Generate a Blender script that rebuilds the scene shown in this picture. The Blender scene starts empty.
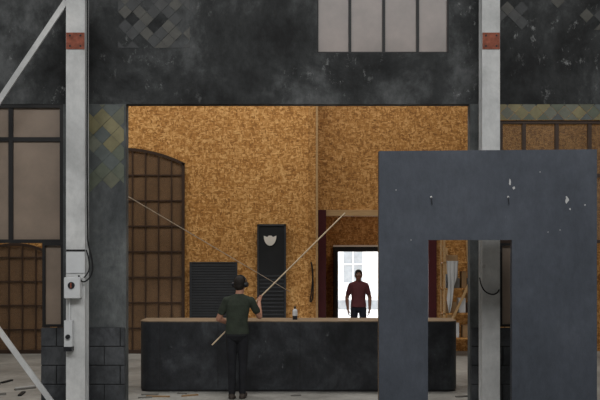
import bpy, bmesh, math, random
from mathutils import Vector, Matrix
from mathutils.bvhtree import BVHTree
random.seed(4)
scene = bpy.context.scene
CAMZ = 2.05
def X(px, d): return (px-300.0)*d/900.0
def Z(py, d): return CAMZ-(py-255.0)*d/900.0
def lin(c):
    out=[]
    for v in c:
        v=v/255.0
        out.append(v/12.92 if v<=0.04045 else ((v+0.055)/1.055)**2.4)
    return (out[0],out[1],out[2],1.0)

# ---------------------------------------------------------------- materials
def base_mat(name):
    m=bpy.data.materials.new(name); m.use_nodes=True
    nt=m.node_tree; b=nt.nodes['Principled BSDF']
    tc=nt.nodes.new('ShaderNodeTexCoord')
    return m,nt,b,tc
def noise(nt,vec,scale,detail=6,rough=0.6,dist=0.0):
    n=nt.nodes.new('ShaderNodeTexNoise'); n.inputs['Scale'].default_value=scale
    n.inputs['Detail'].default_value=detail; n.inputs['Roughness'].default_value=rough
    n.inputs['Distortion'].default_value=dist
    nt.links.new(vec,n.inputs['Vector']); return n
def ramp(nt,fac,stops):
    r=nt.nodes.new('ShaderNodeValToRGB'); e=r.color_ramp.elements
    e[0].position=stops[0][0]; e[0].color=stops[0][1]
    e[1].position=stops[-1][0]; e[1].color=stops[-1][1]
    for p,c in stops[1:-1]:
        k=e.new(p); k.color=c
    nt.links.new(fac,r.inputs['Fac']); return r
def mixc(nt,fac,a,b,mode='MIX'):
    m=nt.nodes.new('ShaderNodeMix'); m.data_type='RGBA'; m.blend_type=mode
    if hasattr(fac,'links'): nt.links.new(fac,m.inputs[0])
    else: m.inputs[0].default_value=fac
    for s,i in ((a,6),(b,7)):
        if hasattr(s,'links'): nt.links.new(s,m.inputs[i])
        else: m.inputs[i].default_value=s
    return m.outputs[2]
def mapping(nt,vec,scale=(1,1,1),rot=(0,0,0)):
    m=nt.nodes.new('ShaderNodeMapping'); m.inputs['Scale'].default_value=scale; m.inputs['Rotation'].default_value=rot
    nt.links.new(vec,m.inputs['Vector']); return m.outputs[0]
def bump(nt,b,h,strength=0.3,dist=0.01):
    n=nt.nodes.new('ShaderNodeBump'); n.inputs['Strength'].default_value=strength; n.inputs['Distance'].default_value=dist
    nt.links.new(h,n.inputs['Height']); nt.links.new(n.outputs[0],b.inputs['Normal'])
W=(1,1,1,1); K=(0,0,0,1)
def simple(name,c,rough=0.7,var=0.15,scale=5,metal=0.0,spec=0.3,bmp=0):
    m,nt,b,tc=base_mat(name)
    n=noise(nt,tc.outputs['Object'],scale,5)
    L=lin(c)
    lo=tuple(v*(1-var) for v in L[:3])+(1,); hi=tuple(min(1,v*(1+var)) for v in L[:3])+(1,)
    r=ramp(nt,n.outputs['Fac'],[(0.3,lo),(0.7,hi)])
    nt.links.new(r.outputs[0],b.inputs['Base Color'])
    b.inputs['Roughness'].default_value=rough; b.inputs['Metallic'].default_value=metal
    b.inputs['Specular IOR Level'].default_value=spec
    if bmp: bump(nt,b,n.outputs['Fac'],bmp,0.03)
    return m
def plaster(name,cd,cm,cl,scuff=(165,170,175),sth=0.66,scale=0.7,rough=0.75,w=0.16,sa=0.7,dist=0.4,streak=(0.6,1.35)):
    m,nt,b,tc=base_mat(name); o=tc.outputs['Object']
    n1=noise(nt,o,scale,12,0.66,dist)
    r=ramp(nt,n1.outputs['Fac'],[(0.5-w,lin(cd)),(0.5,lin(cm)),(0.5+w,lin(cl))])
    n2=noise(nt,mapping(nt,o,(3.0,3.0,1.6)),2.8,9,0.75)
    a,c_=streak
    r2=ramp(nt,n2.outputs['Fac'],[(0.3,(a,a,a,1)),(0.7,(c_,c_,c_,1))])
    c=mixc(nt,1.0,r.outputs[0],r2.outputs[0],'MULTIPLY')
    n3=noise(nt,mapping(nt,o,(1.6,1.6,1.0)),4.3,11,0.78,0.1)
    nm=noise(nt,o,0.9,3,0.5)
    rm=ramp(nt,nm.outputs['Fac'],[(0.45,K),(0.62,W)])
    r3=ramp(nt,n3.outputs['Fac'],[(sth,K),(sth+0.07,(sa,sa,sa,1))])
    f=mixc(nt,1.0,r3.outputs[0],rm.outputs[0],'MULTIPLY')
    c=mixc(nt,f,c,lin(scuff))
    nt.links.new(c,b.inputs['Base Color']); b.inputs['Roughness'].default_value=rough
    b.inputs['Specular IOR Level'].default_value=0.3
    bump(nt,b,n2.outputs['Fac'],0.35,0.02)
    return m
def osb(name,cd,cm,cl):
    m,nt,b,tc=base_mat(name); o=tc.outputs['Object']
    dn=noise(nt,o,9,3)
    va=nt.nodes.new('ShaderNodeVectorMath'); va.operation='MULTIPLY_ADD'
    nt.links.new(dn.outputs['Color'],va.inputs[0]); va.inputs[1].default_value=(0.05,0.05,0.05)
    nt.links.new(o,va.inputs[2])
    outs=[]
    for rot,sc in (((0,0.5,0),(14,14,36)),((0,-0.7,0),(34,14,14)),((0,1.2,0),(13,13,38))):
        v=nt.nodes.new('ShaderNodeTexVoronoi'); v.inputs['Scale'].default_value=1.0
        nt.links.new(mapping(nt,va.outputs[0],sc,rot),v.inputs['Vector'])
        s=nt.nodes.new('ShaderNodeSeparateColor'); nt.links.new(v.outputs['Color'],s.inputs[0]); outs.append(s)
    sel=noise(nt,o,18,2)
    rs=ramp(nt,sel.outputs['Fac'],[(0.46,K),(0.52,W)])
    f=mixc(nt,rs.outputs[0],outs[0].outputs[0],outs[1].outputs[0])
    f=mixc(nt,0.3,f,outs[2].outputs[1])
    r=ramp(nt,f,[(0.1,lin(cd)),(0.5,lin(cm)),(0.9,lin(cl))])
    big=noise(nt,o,0.6,3)
    rb=ramp(nt,big.outputs['Fac'],[(0.3,(0.9,0.88,0.86,1)),(0.7,(1.08,1.08,1.08,1))])
    c=mixc(nt,1.0,r.outputs[0],rb.outputs[0],'MULTIPLY')
    nt.links.new(c,b.inputs['Base Color']); b.inputs['Roughness'].default_value=0.6
    b.inputs['Specular IOR Level'].default_value=0.25
    return m
def wood(name,cd,cl,sc=(2,2,30)):
    m,nt,b,tc=base_mat(name)
    n=noise(nt,mapping(nt,tc.outputs['Object'],sc),2,5)
    r=ramp(nt,n.outputs['Fac'],[(0.3,lin(cd)),(0.7,lin(cl))])
    nt.links.new(r.outputs[0],b.inputs['Base Color']); b.inputs['Roughness'].default_value=0.6
    return m
def film(name,c,alpha,rough=0.5):
    m,nt,b,tc=base_mat(name)
    n=noise(nt,tc.outputs['Object'],1.5,6)
    L=lin(c); r=ramp(nt,n.outputs['Fac'],[(0.3,tuple(v*0.75 for v in L[:3])+(1,)),(0.7,tuple(v*1.2 for v in L[:3])+(1,))])
    nt.links.new(r.outputs[0],b.inputs['Base Color']); b.inputs['Roughness'].default_value=rough
    b.inputs['Alpha'].default_value=alpha
    return m

M_FAC=plaster('dark_plaster',(26,27,28),(50,52,53),(88,90,91),scuff=(170,172,172),sth=0.57,w=.12,dist=0.3)
M_PIER=plaster('grey_plaster',(58,61,63),(82,85,86),(108,111,111),scuff=(160,162,160),sth=0.62)
M_BLOCK=plaster('painted_block',(44,46,49),(60,62,65),(78,80,83),sth=0.75,scale=1.5)
M_MORTAR=simple('mortar',(30,31,32))
M_PANEL=plaster('blue_grey_paint',(58,63,71),(66,71,80),(75,80,89),scuff=(140,145,150),sth=0.66,scale=0.6,rough=0.6,streak=(.78,1.15))
M_COUNTER=plaster('black_paint',(26,28,31),(43,45,49),(66,69,73),scuff=(115,118,121),sth=0.62,scale=1.6,rough=0.5)
M_OSB=osb('osb_board',(138,92,44),(186,132,70),(224,178,116))
M_OSB2=osb('osb_board_b',(126,84,40),(170,120,62),(206,160,102))
M_STUD=wood('pale_timber',(156,122,80),(186,152,106))
M_BEIGE=film('papered_glass',(132,116,102),1.0,0.5)
M_GREYGLASS=film('dusty_glass',(128,116,110),0.97,0.3)
M_CLEAR=film('tinted_glass',(120,100,80),0.35,0.2)
M_BROWNPANE=film('brown_film',(128,100,74),0.6,0.4)
M_BLACKFR=simple('black_steel_paint',(30,29,30),0.5)
M_BROWNFR=simple('brown_steel_paint',(62,47,38),0.5)
M_COL=plaster('white_steel_paint',(172,173,173),(194,195,195),(212,212,211),scuff=(120,105,95),sth=0.6,scale=1.0,rough=0.5,streak=(.85,1.08))
M_RED=simple('red_oxide',(132,76,60),0.8,0.4,14)
M_CABLE=simple('black_rubber',(22,22,24),0.5)
M_BOXW=simple('white_plastic',(200,202,204),0.4,0.05)
M_DKPL=simple('dark_plastic',(35,36,40),0.4)
M_FLOOR=plaster('concrete_floor',(120,118,113),(144,142,137),(166,164,159),scuff=(190,188,184),sth=0.6,scale=0.9,rough=0.6,streak=(.8,1.15))
M_HALL=simple('hall_wall_paint',(165,165,163),0.8,0.1,1)
M_DKRED=simple('dark_red_paint',(70,24,28),0.6)
M_SLAT=simple('slate_slats',(54,56,59),0.6)
M_BLKDOOR=simple('black_board',(30,31,33),0.6,0.25,4)
M_WHITE=simple('white_paint',(222,215,205),0.6,0.05)
M_POLE=wood('pole_timber',(176,156,128),(200,180,150),(8,8,8))
M_ROPE=simple('rope_fibre',(180,168,150),0.8)
M_CLOTH=simple('white_cloth',(175,175,175),0.9,0.1,3)
M_GREYBIT=simple('grey_offcut',(110,108,104),0.8)
M_CARD=simple('cardboard',(140,112,80),0.8)
M_EXT=simple('white_render',(225,228,230),0.8,0.04)
M_EXTG=simple('asphalt',(170,170,168),0.9)
M_EXTD=simple('grey_door_paint',(140,146,150),0.6)
M_CTOP=wood('counter_ply',(116,98,78),(146,126,102),(3,12,3))
TILES=[simple('tile_%d'%i,c,0.45,0.2,6) for i,c in enumerate([(98,99,84),(118,112,82),(88,94,92),(104,106,94),(78,82,82),(126,119,88),(92,97,84)])]
TILED=[simple('dark_tile_%d'%i,c,0.45,0.3,6) for i,c in enumerate([(46,48,49),(56,57,57),(66,65,60),(40,42,44)])]

# ---------------------------------------------------------------- mesh builder
class MB:
    def __init__(s): s.v=[];s.f=[];s.m=[];s.mats=[]
    def mi(s,mat):
        if mat not in s.mats: s.mats.append(mat)
        return s.mats.index(mat)
    def add(s,vs,fs,mat):
        o=len(s.v); s.v+= [tuple(v) for v in vs]
        for f in fs: s.f.append([i+o for i in f]); s.m.append(s.mi(mat))
    def box(s,x0,x1,y0,y1,z0,z1,mat,mtx=None):
        vs=[Vector((x,y,z)) for z in (z0,z1) for y in (y0,y1) for x in (x0,x1)]
        if mtx: vs=[mtx@v for v in vs]
        s.add(vs,[(0,2,3,1),(4,5,7,6),(0,1,5,4),(2,6,7,3),(0,4,6,2),(1,3,7,5)],mat)
    def tube(s,p0,p1,r0,r1,mat,n=12):
        p0=Vector(p0);p1=Vector(p1);a=(p1-p0).normalized()
        u=a.orthogonal().normalized();w=a.cross(u)
        vs=[];
        for p,r in((p0,r0),(p1,r1)):
            for i in range(n):
                t=2*math.pi*i/n; vs.append(p+u*r*math.cos(t)+w*r*math.sin(t))
        fs=[(i,(i+1)%n,n+(i+1)%n,n+i) for i in range(n)]+[tuple(reversed(range(n))),tuple(range(n,2*n))]
        s.add(vs,fs,mat)
    def bar(s,p0,p1,w,h,mat):
        p0=Vector(p0);p1=Vector(p1);a=(p1-p0).normalized()
        y=Vector((0,1,0)); 
        if abs(a.dot(y))>0.9: y=Vector((1,0,0))
        u=a.cross(y).normalized(); q=u.cross(a)
        vs=[p+u*sx*w/2+q*sy*h/2 for p in(p0,p1) for sx,sy in((-1,-1),(1,-1),(1,1),(-1,1))]
        s.add(vs,[(0,1,5,4),(1,2,6,5),(2,3,7,6),(3,0,4,7),(3,2,1,0),(4,5,6,7)],mat)
    def prism(s,poly,y0,y1,mat):
        n=len(poly)
        vs=[(x,y0,z) for x,z in poly]+[(x,y1,z) for x,z in poly]
        s.add(vs,[(i,(i+1)%n,n+(i+1)%n,n+i) for i in range(n)]+[tuple(reversed(range(n))),tuple(range(n,2*n))],mat)
    def build(s,name,parent=None,bevel=0,smooth=False):
        me=bpy.data.meshes.new(name); me.from_pydata(s.v,[],s.f)
        for m in s.mats: me.materials.append(m)
        for p,i in zip(me.polygons,s.m): p.material_index=i; p.use_smooth=smooth
        bm=bmesh.new(); bm.from_mesh(me); bmesh.ops.recalc_face_normals(bm,faces=bm.faces); bm.to_mesh(me); bm.free()
        ob=bpy.data.objects.new(name,me); scene.collection.objects.link(ob)
        if parent: ob.parent=parent
        if bevel:
            b=ob.modifiers.new('bevel','BEVEL'); b.width=bevel; b.segments=2; b.limit_method='ANGLE'
        return ob
def empty(name,loc=(0,0,0)):
    e=bpy.data.objects.new(name,None); scene.collection.objects.link(e); e.location=loc; e.empty_display_size=0.2; return e
def curve(name,pts,r,mat,parent=None):
    cu=bpy.data.curves.new(name,'CURVE'); cu.dimensions='3D'; cu.bevel_depth=r; cu.bevel_resolution=3; cu.use_fill_caps=True
    sp=cu.splines.new('NURBS'); sp.points.add(len(pts)-1)
    for p,q in zip(sp.points,pts): p.co=(*q,1)
    sp.use_endpoint_u=True; sp.order_u=3
    cu.materials.append(mat)
    ob=bpy.data.objects.new(name,cu); scene.collection.objects.link(ob)
    if parent: ob.parent=parent
    return ob

# ---------------------------------------------------------------- hall shell
b=MB(); b.box(-9,9,-3,22.2,-0.15,0,M_FLOOR); b.build('floor')
b=MB(); b.box(-9,9,-3,22.2,9,9.2,M_HALL); b.build('ceiling')
b=MB(); b.box(-9.2,-9,-3,22.2,0,9,M_HALL); b.build('wall_left')
b=MB(); b.box(9,9.2,-3,22.2,0,9,M_HALL); b.build('wall_right')
b=MB(); b.box(-9,9,-3.2,-3,0,9,M_HALL); b.build('wall_rear')
dx0,dx1,dz=X(338,22),X(424,22),2.13
b=MB(); b.box(-9,dx0,22,22.2,0,9,M_OSB2); b.box(dx1,9,22,22.2,0,9,M_OSB2); b.box(dx0,dx1,22,22.2,dz,9,M_OSB2); b.build('wall_outer')
b=MB()
b.box(dx0-0.12,dx0,21.93,21.995,0,dz+0.12,M_BLACKFR); b.box(dx1,dx1+0.12,21.93,21.995,0,dz+0.12,M_BLACKFR)
b.box(dx0,dx1,21.93,21.995,dz,dz+0.12,M_BLACKFR); b.box(dx0-0.12,dx1+0.12,21.90,21.93,dz+0.12,dz+0.16,M_WHITE)
b.box(dx0-0.12,dx0-0.06,21.15,21.93,0.01,dz,M_BLKDOOR); b.box(dx0-0.05,dx0-0.02,21.2,21.25,1.0,1.1,M_COL)
b.build('door_1')
xs=0.376
b=MB(); b.box(-9,xs,18.8,18.92,0,6.6,M_OSB); b.build('wall_back_left')
ox0,ox1,oz=X(318,19.2),X(436,19.2),3.01
b=MB(); b.box(ox1,9,19.2,19.32,0,6.6,M_OSB2); b.box(xs,ox1,19.2,19.32,oz,6.6,M_OSB2)
b.box(xs-0.1,xs,18.92,19.32,0,6.6,M_OSB2); b.build('wall_back_right')
b=MB(); b.box(xs-0.02,xs,19.32,22,0,3.3,M_OSB2); b.box(3.3,3.36,19.32,22,0,3.3,M_OSB2); b.box(xs-.02,3.36,19.32,22,3.3,3.36,M_OSB2); b.build('wall_passage')
b=MB(); b.box(xs-0.045,xs,18.76,18.8,0,6.6,M_STUD); b.box(xs-0.2,xs-.045,18.78,18.8,0,6.6,M_OSB2); b.build('trim_1',bevel=0.004)
b=MB(); b.box(ox0+.001,ox0+0.17,19.1,19.34,0,oz-.001,M_DKRED); b.box(ox1-0.17,ox1-.001,19.1,19.34,0,oz-.001,M_DKRED)
b.box(ox0+.17,ox1-.17,19.14,19.34,oz-0.13,oz-.001,M_STUD); b.build('door_2',bevel=0.004)

# ---------------------------------------------------------------- facade
Y0,Y1=12.5,12.68
F=12.5
opl,opr,opz=X(126,F),X(470,F),Z(104,F)
wx0,wx1,wz0,wz1=X(317,F),X(449,F),Z(53,F),6.25
b=MB()
b.box(-6.4,wx0,Y0,Y1,opz,6.9,M_FAC); b.box(wx1,7.0,Y0,Y1,opz,6.9,M_FAC)
b.box(wx0,wx1,Y0,Y1,opz,wz0,M_FAC); b.box(wx0,wx1,Y0,Y1,wz1,6.9,M_FAC)
pl0=X(66,F)-0.04; pr1=X(500,F)
b.box(pl0,opl,Y0,Y1,0,opz,M_PIER); b.box(opr,pr1,Y0,Y1,0,opz,M_PIER)
b.build('wall_facade')
def plinth(name,x0,x1,z1,y0=12.43):
    b=MB(); b.box(x0+.01,x1-.01,y0+0.012,12.49,0,z1-.005,M_MORTAR)
    n=4; h=z1/n
    for r in range(n):
        x=x0-(0.22 if r%2 else 0)
        while x<x1-0.02:
            a=max(x,x0)+0.006; c=min(x+0.44,x1)-0.006
            if c-a>0.03: b.box(a,c,y0,12.48,r*h+0.006,(r+1)*h-0.006,M_BLOCK)
            x+=0.44
    return b.build(name,bevel=0.005)
plinth('block_plinth',X(42,F),opl,Z(327,F)); plinth('block_plinth',opr,X(545,F),Z(327,F))
def clip(poly,ax,val,keep_less):
    out=[]; n=len(poly)
    for i in range(n):
        a=poly[i];c=poly[(i+1)%n]
        ia=(a[ax]<=val) if keep_less else (a[ax]>=val); ic=(c[ax]<=val) if keep_less else (c[ax]>=val)
        if ia: out.append(a)
        if ia!=ic:
            t=(val-a[ax])/(c[ax]-a[ax]); out.append((a[0]+t*(c[0]-a[0]),a[1]+t*(c[1]-a[1])))
    return out
def tiles(name,x0,x1,z0,z1,mats,s=0.125,y=12.5,drop=None):
    b=MB(); r=0
    z=z0
    while z<z1+s:
        x=x0+(s if r%2 else 0)
        while x<x1+s:
            g=0.003
            p=[(x-s+g,z),(x,z-s+g),(x+s-g,z),(x,z+s-g)]
            p=clip(p,0,x0,False)
            if p: p=clip(p,0,x1,True)
            if p: p=clip(p,1,z0,False)
            if p: p=clip(p,1,z1,True)
            keep = drop is None or random.random()>drop(x,z)
            if len(p)>2 and keep:
                dy=random.uniform(0.005,0.010)
                b.prism(p,y-dy,y-0.0005,random.choice(mats))
            x+=2*s
        z+=s; r+=1
    return b.build(name)
tiles('diamond_tile_cladding',X(88,F)-.05,X(124,F),Z(207,F),opz-0.01,TILES,drop=lambda x,z:max(0,min(.95,(x+2.6)*5))*0.8+ (0.4 if z<3.0 else 0))
tiles('diamond_tile_cladding',X(500,F),6.9,Z(120,F),opz-0.005,TILES,s=0.1)
tiles('diamond_tile_cladding',X(118,F),X(190,F),Z(48,F),6.8,TILED,s=.1,drop=lambda x,z:0.35)
tiles('diamond_tile_cladding',X(500,F),X(640,F),Z(30,F),6.8,TILED,s=.1,drop=lambda x,z:0.7)
def window(name,x0,x1,z0,z1,xs_,zs_,fm,pm,y=12.56,fw=0.06,mw=0.035):
    b=MB()
    b.box(x0,x1,y+0.02,y+0.03,z0,z1,pm)
    for a,c,e,g in((x0,x1,z0,z0+fw),(x0,x1,z1-fw,z1),(x0,x0+fw,z0+fw,z1-fw),(x1-fw,x1,z0+fw,z1-fw)):
        b.box(a,c,y-0.03,y+0.05,e,g,fm)
    for x in xs_: b.box(x-mw/2,x+mw/2,y-0.015,y+0.04,z0+fw,z1-fw,fm)
    for z in zs_: b.box(x0+fw,x1-fw,y-0.01,y+0.035,z-mw/2,z+mw/2,fm)
    return b.build(name)
window('window_1',wx0,wx1,wz0,wz1,[X(350,F),X(384,F),X(418,F)],[5.95],M_BLACKFR,M_GREYGLASS,y=12.54,fw=.02,mw=.04)
window('window_2',-6.4,pl0,Z(243,F),opz,[X(10,F),X(10,F)-0.95,X(10,F)-1.9],[Z(139,F)],M_BLACKFR,M_BEIGE,fw=0.05,mw=0.06,y=12.54)
window('window_3',pr1,7.0,Z(243,F),Z(120,F),[X(525,F),X(558,F),X(591,F),X(624,F),X(657,F),X(690,F)],[Z(150,F)-.35],M_BROWNFR,M_CLEAR,fw=0.045,mw=0.05)
window('window_4',X(42,F),pl0,Z(327,F),Z(243,F)-.001,[],[],M_BLACKFR,M_BEIGE,fw=0.035,y=12.54)
window('window_5',pr1,X(545,F),Z(327,F),Z(243,F)-.001,[],[],M_BLACKFR,M_BEIGE,fw=0.035,y=12.54)

# ---------------------------------------------------------------- steel columns
def column(x0,x1,y=12.0):
    b=MB(); xm=(x0+x1)/2
    b.box(x0,x1,y,y+0.022,0,9,M_COL); b.box(x0,x1,y+0.2,y+0.222,0,9,M_COL); b.box(xm-0.012,xm+0.012,y+0.022,y+0.2,0,9,M_COL)
    b.box(x0-0.08,x1+0.08,y-0.1,y+0.32,0,0.03,M_COL)
    for sx in(x0-0.04,x1+0.04):
        for sy in(y-0.05,y+0.27): b.tube((sx,sy,0.03),(sx,sy,0.07),0.02,0.02,M_BLACKFR,6)
    z=Z(41,12); b.box(x0+0.005,x1-0.005,y-0.012,y,z-0.11,z+0.11,M_RED)
    for sx in (-.07,.07):
        for sz in(-.07,.07): b.tube((xm+sx,y-0.02,z+sz),(xm+sx,y,z+sz),0.014,0.014,M_BLACKFR,6)
    return b.build('steel_column')
cl0,cl1=X(66,12),X(85,12); cr0,cr1=X(482,12),X(500,12)
column(cl0,cl1); column(cr0,cr1); column(-6.45,-6.16)
b=MB(); 
def br(p,q,y): b.bar((p[0],y,p[1]),(q[0],y,q[1]),0.075,0.03,M_COL)
sl=(Z(0,12)-Z(98,12))/(X(66,12)-X(0,12))
zz=Z(0,12)-(X(66,12)+6.14)*sl
br((cl0-.005,Z(0,12)),(-6.14,zz),12.04); b.build('diagonal_brace')
b=MB(); s2=(Z(338,12)-Z(400,12))/(X(45,12)-X(0,12))
xb=X(45,12)+Z(400,12)/s2
br((xb,0.03),(-6.14,Z(338,12)+(X(0,12)+6.14)*s2),12.12); b.box(xb-.12,xb+.12,12.0,12.24,0,0.03,M_COL); b.build('diagonal_brace')
e=empty('electrical_switch_box',(0,0,0))
b=MB(); b.box(X(66.5,12),X(82.5,12),11.86,12.0,Z(298,12),Z(277,12),M_BOXW); b.build('enclosure',e,bevel=0.012)
b=MB(); cx=X(74,12); cz=Z(285,12); b.tube((cx,11.86,cz),(cx,11.845,cz),0.045,0.045,M_DKPL,20); b.bar((cx,11.835,cz-.035),(cx,11.835,cz+.035),0.016,0.02,M_RED); b.build('rotary_switch',e)
b=MB(); xx=X(70,12); b.box(X(66,12),X(74,12),11.9,12.0,Z(347,12),Z(320,12),M_BOXW); b.tube((xx,11.97,Z(320,12)),(xx,11.97,Z(298,12)),0.012,0.012,M_BOXW); b.tube((xx,11.9,Z(336,12)),(xx,11.87,Z(336,12)),0.03,0.03,M_DKPL,16)
b.box(X(66,12),X(74,12),11.88,12.0,Z(346,12)-0.06,Z(346,12),M_DKPL); b.build('socket_outlet',e)
b=MB(); b.box(X(66.5,12),X(85,12),11.985,12.0,Z(273,12),Z(250,12),M_BOXW)
b.box(X(66.5,12),X(85,12),11.98,12.0,Z(251.5,12),Z(249.5,12),M_BLACKFR); b.build('bracket',e)
yc=11.97; kx=X(87.5,12)
curve('power_cable',[(kx,yc,8.9),(kx,yc,7),(kx+.01,yc,5),(kx,yc,3.5),(kx+.01,yc,2.4),(kx+.01,yc,2.2),(kx+0.07,yc,2.0),(kx+0.08,yc,1.8),(kx-0.02,yc-.03,1.68),(kx-0.09,yc-.05,1.72),(kx-.1,yc-.04,1.78)],0.011,M_CABLE)
curve('power_cable',[(kx-.01,yc,Z(250,12)),(kx+.03,yc,2.0),(kx+.04,yc-.02,1.82),(kx-.03,yc-.05,1.75)],0.009,M_CABLE)
curve('power_cable',[(cr0-.01,12.1,Z(278,12)),(cr0-.02,11.97,Z(288,12)),(cr0+.1,11.95,Z(295,12)),(cr1-.03,11.95,Z(293,12)),(cr1+.02,12.1,Z(284,12)),(cr1+.01,12.2,Z(250,12)),(cr1+.01,12.2,3.0)],0.009,M_CABLE)

# ---------------------------------------------------------------- grey door flat
P=10.6
b=MB()
x0,x1,a0,a1,zt,zo=X(379,P),X(597,P),X(428,P),X(512,P),Z(151,P),Z(240,P)
poly=[(x0,0),(a0,0),(a0,zo),(a1,zo),(a1,0),(x1,0),(x1,zt+.02),(x0,zt)]
b.prism(poly,P,P+0.09,M_PANEL)
for hx in(X(431,P),X(508,P)):
    hz=Z(197,P); b.tube((hx,P-.012,hz),(hx,P,hz),0.012,0.012,M_COL,10); b.bar((hx,P-.01,hz),(hx+.01,P-.01,hz-.09),0.008,0.008,M_DKPL)
for (px_,py_) in((455,265),(540,172),(560,230),(548,232),(411,240),(396,190)):
    b.tube((X(px_,P),P-.003,Z(py_,P)),(X(px_,P),P,Z(py_,P)),0.006,0.006,M_CLOTH,8)
def splat(cx,cz,r,sx):
    n=14; b.prism([(cx+sx*r*math.cos(t*2*math.pi/n)*random.uniform(.5,1.2),cz+r*math.sin(t*2*math.pi/n)*random.uniform(.5,1.2)) for t in range(n)],P-.0015,P,M_CLOTH)
splat(X(510,P),Z(182,P),0.045,.3); splat(X(514,P),Z(188,P),0.018,1); splat(X(567,P),Z(200,P),0.045,.5); splat(X(570,P),Z(209,P),0.013,.8); splat(X(585,P),Z(205,P),.01,1)
b.box(x0,x0+.09,P+.09,P+.14,0.0,zt,M_STUD); b.box(x1-.09,x1,P+.09,P+.14,0,zt,M_STUD)
b.build('door_flat_scenery',bevel=0.003)

# ---------------------------------------------------------------- counter
def rrect(x0,x1,y0,y1,r,n=10):
    pts=[]
    for cx,cy,a in((x0+r,y0+r,180),(x1-r,y0+r,270)):
        for i in range(n+1):
            t=math.radians(a+90*i/n); pts.append((cx+r*math.cos(t),cy+r*math.sin(t)))
    pts+=[(x1,y1),(x0,y1)]
    return pts
def slab(b,pts,z0,z1,mat):
    n=len(pts); vs=[(x,y,z0) for x,y in pts]+[(x,y,z1) for x,y in pts]
    b.add(vs,[(i,(i+1)%n,n+(i+1)%n,n+i) for i in range(n)]+[tuple(reversed(range(n))),tuple(range(n,2*n))],mat)
cx0,cx1=X(139,13.5),X(458,13.5)
b=MB(); slab(b,rrect(cx0+.01,cx1-.01,13.51,14.15,0.16),0.0,0.03,M_BLACKFR)
slab(b,rrect(cx0,cx1,13.5,14.18,0.18),0.03,1.045,M_COUNTER)
slab(b,rrect(cx0-.004,cx1+.004,13.496,14.19,0.18),1.045,1.06,M_CTOP)
for px_ in(160,218,300,381): 
    xx=X(px_,13.5); b.box(xx-.004,xx+.004,13.497,13.5,0.05,1.03,M_BLACKFR)
b.build('bar_counter')
b=MB(); bx,by=X(295,13.8),13.8
def rev(b,cx,cy,z0,prof,mat,n=20):
    vs=[(cx+r*math.cos(2*math.pi*i/n),cy+r*math.sin(2*math.pi*i/n),z0+z) for r,z in prof for i in range(n)]
    fs=[(k*n+i,k*n+(i+1)%n,(k+1)*n+(i+1)%n,(k+1)*n+i) for k in range(len(prof)-1) for i in range(n)]+[tuple(reversed(range(n))),tuple(range((len(prof)-1)*n,len(prof)*n))]
    b.add(vs,fs,mat)
rev(b,bx,by,1.06,[(.036,0),(.038,.01),(.038,.06)],M_DKPL); rev(b,bx,by,1.12,[(.038,0),(.038,.07),(.03,.09),(.016,.105)],M_BOXW); rev(b,bx,by,1.225,[(.016,0),(.016,.035),(.01,.04)],M_DKPL)
b.build('plastic_bottle',smooth=False)

# ---------------------------------------------------------------- arched window frames
def archwin(name,xc,hw,zs_,rise,y,dx=0.27,dz_=0.53):
    b=MB()
    R=(hw*hw+rise*rise)/(2*rise)
    def top(x): return zs_+ (math.sqrt(R*R-(x-xc)**2)-(R-rise))
    n=24
    xs_=[xc-hw+2*hw*i/n for i in range(n+1)]
    b.prism([(xc-hw+.02,.02),(xc+hw-.02,.02)]+[(min(max(x,xc-hw+.02),xc+hw-.02),top(x)-.03) for x in reversed(xs_)],y+.012,y+.018,M_BROWNPANE)
    w=.03
    for i in range(n): b.bar((xs_[i],y,top(xs_[i])-w),(xs_[i+1]+(.005 if i<n-1 else 0),y,top(xs_[i+1])-w),.06,.05,M_BROWNFR)
    b.box(xc-hw,xc-hw+.06,y-.025,y+.025,0,zs_,M_BROWNFR); b.box(xc+hw-.06,xc+hw,y-.025,y+.025,0,zs_,M_BROWNFR); b.box(xc-hw+.06,xc+hw-.06,y-.025,y+.025,0,.08,M_BROWNFR)
    x=xc+hw-dx
    while x>xc-hw+.1: b.box(x-.012,x+.012,y-.018,y+.01,.08,top(x)-.06,M_BROWNFR); x-=dx
    z=dz_
    while z<zs_-.05: b.box(xc-hw+.06,xc+hw-.06,y-.016,y+.011,z-.012,z+.012,M_BROWNFR); z+=dz_
    return b.build(name)
archwin('arched_window_frame',X(120,18.6),1.32,3.96,.32,18.72)
archwin('arched_window_frame',X(10,18.4),0.72,2.1,.2,18.72,dx=.28,dz_=.5)

S=18.6
b=MB(); sx0,sx1,st=X(189,S),X(237,S),Z(262,S)
b.box(sx0,sx1,18.70,18.72,0,st,M_BLKDOOR); b.box(sx0,sx0+.04,18.68,18.70,0,st,M_SLAT); b.box(sx1-.04,sx1,18.68,18.7,0,st,M_SLAT)
z=.0
while z<st-.02:
    b.box(sx0+.04,sx1-.04,18.69,18.7,z+.004,min(z+.045,st),M_SLAT); z+=.055
b.build('slatted_panel',bevel=0.002)
b=MB(); nx0,nx1,nt_=X(257,S),X(286,S),Z(224,S)
b.box(nx0,nx1,18.66,18.72,0,nt_,M_BLKDOOR)
for i in range(16): z=.4+.08*i; b.box(nx0+.05,nx1-.05,18.652,18.66,z,z+.03,M_SLAT)
for a,c in((nx0,nx0+.035),(nx1-.035,nx1)): b.box(a,c,18.645,18.66,0,nt_,M_SLAT)
b.box(nx0,nx1,18.645,18.66,nt_-.04,nt_,M_SLAT); 
sc=(X(270,S),Z(238,S))
pts=[(sc[0]+.13*math.cos(t),sc[1]+.03+.19*math.sin(t)) for t in [math.pi+math.pi*i/12 for i in range(13)]]
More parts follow.
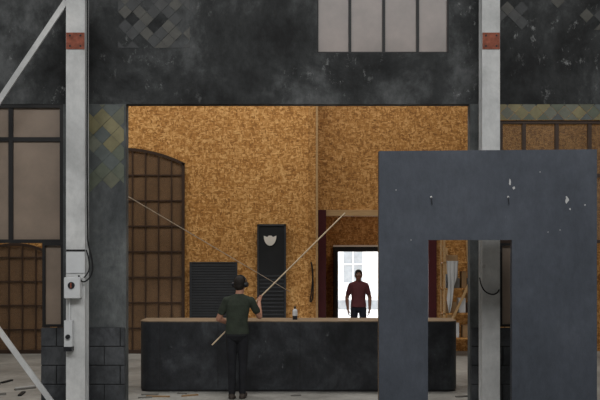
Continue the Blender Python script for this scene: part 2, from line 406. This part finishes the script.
pts+=[(sc[0]+.13,sc[1]+.05),(sc[0]+.06,sc[1]+.02),(sc[0]+.03,sc[1]+.05),(sc[0]-.03,sc[1]+.05),(sc[0]-.06,sc[1]+.02),(sc[0]-.13,sc[1]+.05)]
b.prism(pts,18.645,18.66,M_WHITE)
b.build('narrow_cabinet_door',bevel=0.002)
rx_=X(311,18.6); 
curve('hanging_cable',[(rx_,18.72,Z(262,18.7)),(rx_+.05,18.70,Z(268,18.7)),(rx_+.02,18.7,Z(290,18.7)),(rx_-.03,18.7,Z(303,18.7)),(rx_+.04,18.7,Z(300,18.7)),(rx_+.05,18.7,Z(280,18.7)),(rx_+.01,18.72,Z(264,18.7))],0.014,M_CABLE)
curve('guy_rope',[(X(127,12.7),12.72,Z(196,12.7)),(X(290,18.6),18.62,Z(292,18.6))],0.007,M_ROPE)
b=MB()
for i,(px_,w,h) in enumerate(((437,.08,2.2),(470,.1,2.6),(480,.08,3.0),(505,.1,2.7))):
    x=X(px_,18.9)+.22*(i==0); b.bar((x+.08,18.85,0.02),(x,19.16,h),w,.04,M_STUD)
b.build('leaning_timber_battens')
e=empty('storage_rack')
q0,q1=X(442,18.3),X(476,18.3)
b=MB()
for x in(q0,q1-.04):
    for y in(18.1,18.5): b.box(x,x+.04,y,y+.04,0,2.35,M_STUD)
for z in(.35,.85,1.35,1.88): b.box(q0,q1,18.1,18.54,z,z+.03,M_OSB2)
b.bar((q0,18.08,.4),(q1,18.08,1.85),.05,.03,M_STUD)
b.bar((q0,18.56,2.3),(q1,18.56,.9),.05,.03,M_STUD)
b.build('shelf_frame',e,bevel=.003)
b=MB()
for (xa,w,z,h,m_) in((.06,.22,.88,.22,M_CARD),(.32,.14,.88,.3,M_BOXW),(.5,.12,.88,.2,M_DKPL),(.07,.12,1.38,.28,M_DKPL),(.22,.12,1.38,.2,M_GREYBIT),(.08,.25,.38,.3,M_BOXW),(.4,.2,.38,.25,M_CARD),(.1,.2,1.91,.14,M_CARD),(.38,.1,1.38,.34,M_CARD),(.5,.12,1.38,.2,M_BLKDOOR)):
    b.box(q0+xa,q0+xa+w,18.18,18.42,z,z+h,m_)
b.build('boxes',e,bevel=.01)
b=MB(); n=26; m_=14; cx_=X(446,18.1); wd=X(458,18.1)-cx_
vs=[]
for j in range(m_+1):
    for i in range(n+1):
        u=i/n; v=j/m_
        vs.append((cx_+wd*u*(1-.3*v)+.05*v*math.sin(3*v), 18.04+.02*math.sin(u*19+v*1.5)*(0.3+v)+.015*math.sin(u*7), 1.93-(.75+.3*math.sin(u*5))*v))
fs=[(j*(n+1)+i,j*(n+1)+i+1,(j+1)*(n+1)+i+1,(j+1)*(n+1)+i) for j in range(m_) for i in range(n)]
b.add(vs,fs,M_CLOTH)
vs=[]
for j in (0,1):
    for i in range(n+1):
        u=i/n; vs.append((cx_+wd*u, (18.04+.02*math.sin(u*19)*.3+.015*math.sin(u*7)) if j==0 else 18.4, 1.93))
b.add(vs,[(i,i+1,n+1+i+1,n+1+i) for i in range(n)],M_CLOTH)
b.build('dust_sheet',e,smooth=True)
b=MB()
for i in range(16):
    x=random.uniform(-5.3,-4.0); y=random.uniform(12.9,14.6); a=random.uniform(0,3.14); L=random.uniform(.08,.35)
    m=Matrix.Translation((x,y,0.0))@Matrix.Rotation(a,4,'Z')
    b.box(-L/2,L/2,-.025,.025,0.0,random.uniform(.02,.04),random.choice([M_GREYBIT,M_BLKDOOR,M_CARD,M_CLOTH,M_BLKDOOR]),m)
b.build('timber_offcuts')
b=MB()
for (px_,py_,L,a) in((150,395,.25,.1),(158,397,.35,-.1),(190,396,.25,.5),(182,394,.15,-.4),(296,396,.15,.2),(145,398,.2,.3),(462,397,.2,.3)):
    y=CAMZ*900/(py_-255); x=X(px_,y); m=Matrix.Translation((x,y,0))@Matrix.Rotation(a,4,'Z'); b.box(-L/2,L/2,-.018,.018,0,.02,random.choice([M_BLKDOOR,M_GREYBIT,M_CARD]),m)
b.build('scrap_battens')

# ---------------------------------------------------------------- exterior
b=MB(); b.box(-9,14,22.2,40,-.15,0,M_EXTG); b.build('ground_outside')
b=MB(); b.box(-8,14,34,34.3,0,7,M_EXT)
for x in(0.2,2.0,3.8):
    b.box(x-.35,x+.35,33.93,34,1.0,2.4,M_EXTD); b.box(x-.45,x+.45,33.88,34,.9,1.0,M_EXT); b.box(x-.02,x+.02,33.91,33.95,1.0,2.4,M_EXT); b.box(x-.35,x+.35,33.91,33.95,1.68,1.72,M_EXT)
b.box(-8,14,33.85,34,2.75,2.9,M_EXTD); b.box(-8,14,33.95,34,0,.35,M_EXTD); b.build('neighbouring_building')

# ---------------------------------------------------------------- people
class Body:
    def __init__(s): s.b=MB()
    def cap(s,p0,p1,r0,r1,mat,n=14,k=5):
        p0=Vector(p0);p1=Vector(p1); d=p1-p0
        a=d.normalized() if d.length>1e-6 else Vector((0,0,1)); u=a.orthogonal().normalized(); w=a.cross(u)
        rings=[]
        for i in range(1,k+1): t=math.pi/2*i/k; rings.append((p0-a*r0*math.cos(t),r0*math.sin(t)))
        for i in range(k): t=math.pi/2*i/k; rings.append((p1+a*r1*math.sin(t),r1*math.cos(t)))
        s.loft_r(rings,u,w,mat,n)
    def loft_r(s,rings,u,w,mat,n):
        vs=[c+u*r*math.cos(2*math.pi*i/n)+w*r*math.sin(2*math.pi*i/n) for c,r in rings for i in range(n)]
        K_=len(rings)
        s.b.add(vs,[(k*n+i,k*n+(i+1)%n,(k+1)*n+(i+1)%n,(k+1)*n+i) for k in range(K_-1) for i in range(n)]+[tuple(reversed(range(n))),tuple(range((K_-1)*n,K_*n))],mat)
    def loft(s,rings,mat,n=28):
        vs=[(cx+rx*math.cos(2*math.pi*i/n),cy+ry*math.sin(2*math.pi*i/n),z) for cx,cy,z,rx,ry in rings for i in range(n)]
        K_=len(rings)
        s.b.add(vs,[(k*n+i,k*n+(i+1)%n,(k+1)*n+(i+1)%n,(k+1)*n+i) for k in range(K_-1) for i in range(n)]+[tuple(reversed(range(n))),tuple(range((K_-1)*n,K_*n))],mat)
    def ell(s,c,r,mat,rot=None,n=18,k=12):
        c=Vector(c); vs=[]
        for j in range(1,k):
            t=math.pi*j/k
            for i in range(n):
                f=2*math.pi*i/n; v=Vector((r[0]*math.sin(t)*math.cos(f),r[1]*math.sin(t)*math.sin(f),r[2]*math.cos(t)))
                if rot: v=rot@v
                vs.append(c+v)
        R=k-1
        s.b.add(vs,[(q*n+i,q*n+(i+1)%n,(q+1)*n+(i+1)%n,(q+1)*n+i) for q in range(R-1) for i in range(n)]+[tuple(range(n)),tuple(reversed(range((R-1)*n,R*n)))],mat)
    def finish(s,name,parent,voxel=0.006):
        src=s.b.build('src_tmp')
        bm=bmesh.new(); bm.from_mesh(src.data); bm.faces.ensure_lookup_table()
        bvh=BVHTree.FromBMesh(bm); fm=[f.material_index for f in bm.faces]; bm.free()
        r=src.modifiers.new('r','REMESH'); r.mode='VOXEL'; r.voxel_size=voxel; r.use_smooth_shade=True
        sm=src.modifiers.new('s','SMOOTH'); sm.factor=0.5; sm.iterations=2
        dg=bpy.context.evaluated_depsgraph_get(); me=bpy.data.meshes.new_from_object(src.evaluated_get(dg))
        me.materials.clear()
        for m in s.b.mats: me.materials.append(m)
        for p in me.polygons:
            q=bvh.find_nearest(p.center); p.material_index=fm[q[2]] if q[2] is not None else 0; p.use_smooth=True
        ob=bpy.data.objects.new(name,me); scene.collection.objects.link(ob); ob.parent=parent
        bpy.data.objects.remove(src); return ob

def head(B,c,skin,hair,lip,eye,white,yaw=0,pitch=0,fwd=1):
    c=Vector(c); R=Matrix.Rotation(yaw,3,'Z')@Matrix.Rotation(pitch,3,'X')
    def T(v): return c+R@Vector((v[0],v[1]*fwd,v[2]))
    B.ell(c,(.074,.093,.108),skin,R)
    B.ell(T((0,.022,-.052)),(.056,.066,.062),skin,R)
    B.ell(T((0,.068,-.095)),(.024,.022,.018),skin,R)
    B.cap(T((0,.088,.012)),T((0,.106,-.026)),.009,.014,skin)
    B.cap(T((-.038,.083,.026)),T((.038,.083,.026)),.010,.010,skin)
    for sx in(-1,1):
        B.ell(T((sx*.03,.083,.006)),(.013,.009,.008),white,R); B.ell(T((sx*.03,.089,.006)),(.006,.006,.006),eye,R)
        B.ell(T((sx*.077,-.002,-.01)),(.010,.020,.032),skin,R)
        B.cap(T((sx*.016,.092,.027)),T((sx*.044,.082,.029)),.006,.005,hair)
    B.cap(T((-.018,.086,-.058)),T((.018,.086,-.058)),.008,.008,lip)
    B.ell(T((0,-.016,.028)),(.083,.097,.098),hair,R)
    B.ell(T((0,-.04,-.02)),(.074,.068,.075),hair,R)
    B.ell(T((0,.03,.085)),(.062,.06,.034),hair,R)
def finger(B,pts,r,skin):
    for i in range(len(pts)-1): B.cap(pts[i],pts[i+1],r*(1-.08*i),r*(1-.08*(i+1)),skin,n=10,k=3)
def grip(B,P,u,wrist,pr,skin,sgn=1):
    P=Vector(P);u=Vector(u).normalized();wrist=Vector(wrist)
    w=(wrist-P); w=(w-u*w.dot(u)).normalized(); e2=u.cross(w)*sgn
    R=pr+.008; Ls=[250,275,262,225]
    for i in range(4):
        off=(1.5-i)*.0205; Ls_=Ls[i]
        q=P+u*off+w*(R+.004)
        base=wrist+ (P+u*off-wrist)*.15+u*off*.4
        B.cap(base,q+e2*(-.012),.014,.013,skin,n=10,k=3)
        pts=[q-e2*.012]
        for a in(25,Ls_*.4,Ls_*.7,Ls_):
            t=math.radians(a); pts.append(P+u*off+ (w*math.cos(t)+e2*math.sin(t))*R)
        finger(B,pts,.009,skin)
    t0=wrist+(P-wrist)*.35+u*.025
    pts=[t0,P+u*.042+w*(R+.006)-e2*.02]
    for a in(-80,-150): t=math.radians(a); pts.append(P+u*.04+(w*math.cos(t)+e2*math.sin(t))*(R+.002))
    finger(B,pts,.012,skin)
def relaxed(B,wrist,d,side,palm,skin):
    wrist=Vector(wrist); d=Vector(d).normalized(); side=Vector(side).normalized(); palm=Vector(palm).normalized()
    Ls=[.068,.076,.071,.056]
    for i in range(4):
        off=(1.5-i)*.0205
        k=wrist+d*.088+side*off; B.cap(wrist+side*off*.6+d*.01,k,.015,.0125,skin,n=10,k=3)
        pts=[k]; a=.25; L=Ls[i]
        for f in(.45,.3,.25):
            pts.append(pts[-1]+(d*math.cos(a)+palm*math.sin(a))*L*f); a+=.38
        finger(B,pts,.009,skin)
    finger(B,[wrist+side*.012+d*.02,wrist+side*.042+d*.05+palm*.012,wrist+side*.052+d*.082+palm*.024,wrist+side*.05+d*.105+palm*.034],.0125,skin)

M_SKIN=simple('skin',(170,124,102),0.55,0.06,8); M_SKIN2=simple('skin_b',(120,84,68),0.55,0.06,8)
M_HAIR=simple('dark_hair',(30,24,20),0.7,0.3,30); M_LIP=simple('lips',(140,80,72),0.5); M_EYE=simple('iris',(40,28,20),0.3); M_EYEW=simple('eye_white',(225,220,215),0.3,0.02)
M_GREEN=simple('olive_green_cotton',(50,56,47),0.9,0.25,9,bmp=.6); M_TROU=simple('black_trouser_cloth',(30,31,35),0.9,0.25,7,bmp=.6); M_SHOE=simple('boot_leather',(58,50,44),0.6)
M_MAROON=simple('maroon_cotton',(92,50,54),0.9,0.15,9,bmp=.6); M_JEAN=simple('dark_denim',(32,35,44),0.9,0.2,7)

PR=.0105
p0=Vector((X(212,12.95),12.95,Z(345,12.95))); p1=Vector((X(345,13.9),13.9,Z(213,13.9)))
b=MB(); b.tube(p0,p1,PR,PR,M_POLE,14); b.build('wooden_pole')
u=(p1-p0).normalized()

def common(B,ox,oy,shirt,trou,shoe,skin,feet,hipw=.085,fwd=1,lean=0):
    V=lambda x,y,z: (ox+x,oy+y*fwd,z)
    B.loft([(ox,oy,.80,.06,.06),(ox,oy,.84,.135,.10),(ox,oy-.01*fwd,.90,.165,.122),(ox,oy,.99,.155,.108),(ox,oy,1.05,.145,.10)],trou)
    B.loft([(ox,oy,.925,.160,.112),(ox,oy,.93,.174,.126),(ox,oy,1.02,.163,.114),(ox,oy,1.12,.153,.106),(ox+lean*.3,oy,1.25,.165,.113),(ox+lean*.5,oy-.005*fwd,1.34,.172,.115),(ox+lean*.7,oy,1.40,.165,.10),(ox+lean*.8,oy,1.445,.125,.08),(ox+lean,oy,1.48,.075,.066),(ox+lean,oy,1.495,.062,.06)],shirt)
    for sx in(-1,1): B.cap((ox+lean+sx*.05,oy,1.44),(ox+lean*.7+sx*.15,oy,1.40),.052,.058,shirt)
    for sx,(kx_,ky_),(ax,ay) in((-1,*feet[0]),(1,*feet[1])):
        hip=V(sx*hipw,0,.88); knee=V(kx_,ky_,.49); ank=V(ax,ay,.10)
        B.cap(hip,knee,.088,.064,trou)
        mid=Vector(knee).lerp(Vector(ank),.3)+Vector((0,-.012*fwd,0))
        B.cap(knee,mid,.062,.061,trou); B.cap(mid,ank,.061,.052,trou)
        B.cap(V(ax,ay,.10),V(ax,ay,.07),.05,.045,trou)
        for q in(-.018,.018):
            B.cap(V(ax+q*.6,ay-.045,.036),V(ax+q*.8+sx*.02,ay+.155,.032),.034,.030,shoe)
        B.cap(V(ax,ay-.01,.05),V(ax+sx*.01,ay+.06,.05),.042,.038,shoe)
        B.loft([(V(ax,ay,0)[0],V(ax,ay+.05,0)[1],0.0,.052,.135),(V(ax,ay,0)[0],V(ax,ay+.05,0)[1],.022,.052,.135)],shoe,20)

mo=(-.90,12.86)
E1=empty('workman_with_pole',(mo[0],mo[1],0)); 
B=Body()
common(B,mo[0],mo[1],M_GREEN,M_TROU,M_SHOE,M_SKIN,[((-.075,.01),(-.07,-.02)),((.085,.03),(.075,.02))],hipw=.078,lean=.03)
def pole_at(px_):
    r=(px_-300)/900.; t=(r*p0.y-p0.x)/((p1.x-p0.x)-r*(p1.y-p0.y)); return p0+(p1-p0)*t
HR=pole_at(259); HL=pole_at(233)
ls=Vector((mo[0]-.15,mo[1],1.395)); rs=Vector((mo[0]+.20,mo[1]+.01,1.395))
le=Vector((mo[0]-.265,mo[1]+.05,1.135)); re_=Vector((-.585,12.985,1.165))
for sh,el,H in((ls,le,HL),(rs,re_,HR)):
    B.cap(sh,el,.050,.042,M_SKIN)
    B.cap(sh,sh.lerp(el,.62),.060,.056,M_GREEN)
    dv=(H-el).normalized(); wr=H-dv*.085; wr=wr+Vector((0,-.0,-.01))
    md=el.lerp(wr,.3); B.cap(el,md,.041,.041,M_SKIN); B.cap(md,wr,.041,.027,M_SKIN)
    grip(B,H,u,wr,PR,M_SKIN,1)
hc=Vector((mo[0]+.045,mo[1]+.03,1.632))
B.cap((mo[0]+.03,mo[1],1.46),(hc.x,hc.y-.012,1.58),.060,.056,M_SKIN)
head(B,hc,M_SKIN,M_HAIR,M_LIP,M_EYE,M_EYEW,yaw=-.35)
o=B.finish('body',E1); o.matrix_parent_inverse=Matrix.Translation((-mo[0],-mo[1],0))
b=MB(); Rh=Matrix.Rotation(-.35,3,'Z')
for s_ in(-1,1):
    c0=hc+Rh@Vector((s_*.082,-.005,-.005)); c1=hc+Rh@Vector((s_*.118,-.005,-.005)); b.tube(c0,c1,.041,.034,M_DKPL,20)
n=18; pr=None
for i in range(n+1):
    t=math.pi*i/n; q=hc+Rh@Vector((.106*math.cos(t),-.005,.13*math.sin(t)))
    if pr is not None: b.bar(pr,q,.014,.026,M_DKPL)
    pr=q
o=b.build('ear_defenders',E1); o.matrix_parent_inverse=Matrix.Translation((-mo[0],-mo[1],0))

m2=(X(358.5,19.5),19.5)
E2=empty('standing_man',(m2[0],m2[1],0)); B=Body()
common(B,m2[0],m2[1],M_MAROON,M_JEAN,M_SHOE,M_SKIN2,[((-.11,.01),(-.13,0)),((.11,.03),(.12,.04))],fwd=-1)
for sx in(-1,1):
    sh=Vector((m2[0]+sx*.165,m2[1],1.39)); el=Vector((m2[0]+sx*.25,m2[1]+.04,1.12)); wr=Vector((m2[0]+sx*.235,m2[1]-.08,.885))
    B.cap(sh,el,.050,.042,M_SKIN2); B.cap(sh,sh.lerp(el,.62),.060,.056,M_MAROON); md=el.lerp(wr,.3)
    B.cap(el,md,.041,.040,M_SKIN2); B.cap(md,wr,.040,.028,M_SKIN2)
    relaxed(B,wr,(-sx*.1,-.2,-1),(0,-1,.25),(-sx,0,0),M_SKIN2)
hc2=Vector((m2[0],m2[1]-.015,1.615))
B.cap((m2[0],m2[1],1.46),(m2[0],m2[1]-.0,1.56),.06,.056,M_SKIN2)
head(B,hc2,M_SKIN2,M_HAIR,M_LIP,M_EYE,M_EYEW,fwd=-1)
o=B.finish('body',E2); o.matrix_parent_inverse=Matrix.Translation((-m2[0],-m2[1],0))

# ---------------------------------------------------------------- lights
def area(name,loc,rot,sx,sy,p,col=(1,1,1)):
    l=bpy.data.lights.new(name,'AREA'); l.shape='RECTANGLE'; l.size=sx; l.size_y=sy; l.energy=p; l.color=col
    o=bpy.data.objects.new(name,l); scene.collection.objects.link(o); o.location=loc; o.rotation_euler=rot; return o
area('skylight_front',(0,4,8.9),(math.radians(25),0,0),14,6,1850,(1.0,1.0,0.99))
area('skylight_rear',(-1,15.6,8.9),(math.radians(12),0,0),13,3.5,800,(1.0,0.97,0.92))
area('passage_fill',(1.8,20.7,3.25),(0,0,0),1.5,.3,8,(1,.93,.82))  # added fill light that brightens the passage; no actual fixture here
w=bpy.data.worlds.new('sky'); scene.world=w; w.use_nodes=True
bg=w.node_tree.nodes['Background']; bg.inputs[0].default_value=(0.93,0.96,1,1); bg.inputs[1].default_value=5.5

# ---------------------------------------------------------------- camera
cd=bpy.data.cameras.new('camera'); cam=bpy.data.objects.new('camera',cd); scene.collection.objects.link(cam)
cam.location=(0,0,CAMZ); cam.rotation_euler=(math.radians(90),0,0)
cd.sensor_width=36; cd.lens=54; cd.shift_y=55/600.0; cd.clip_end=200
scene.camera=cam
scene.view_settings.view_transform='Standard'
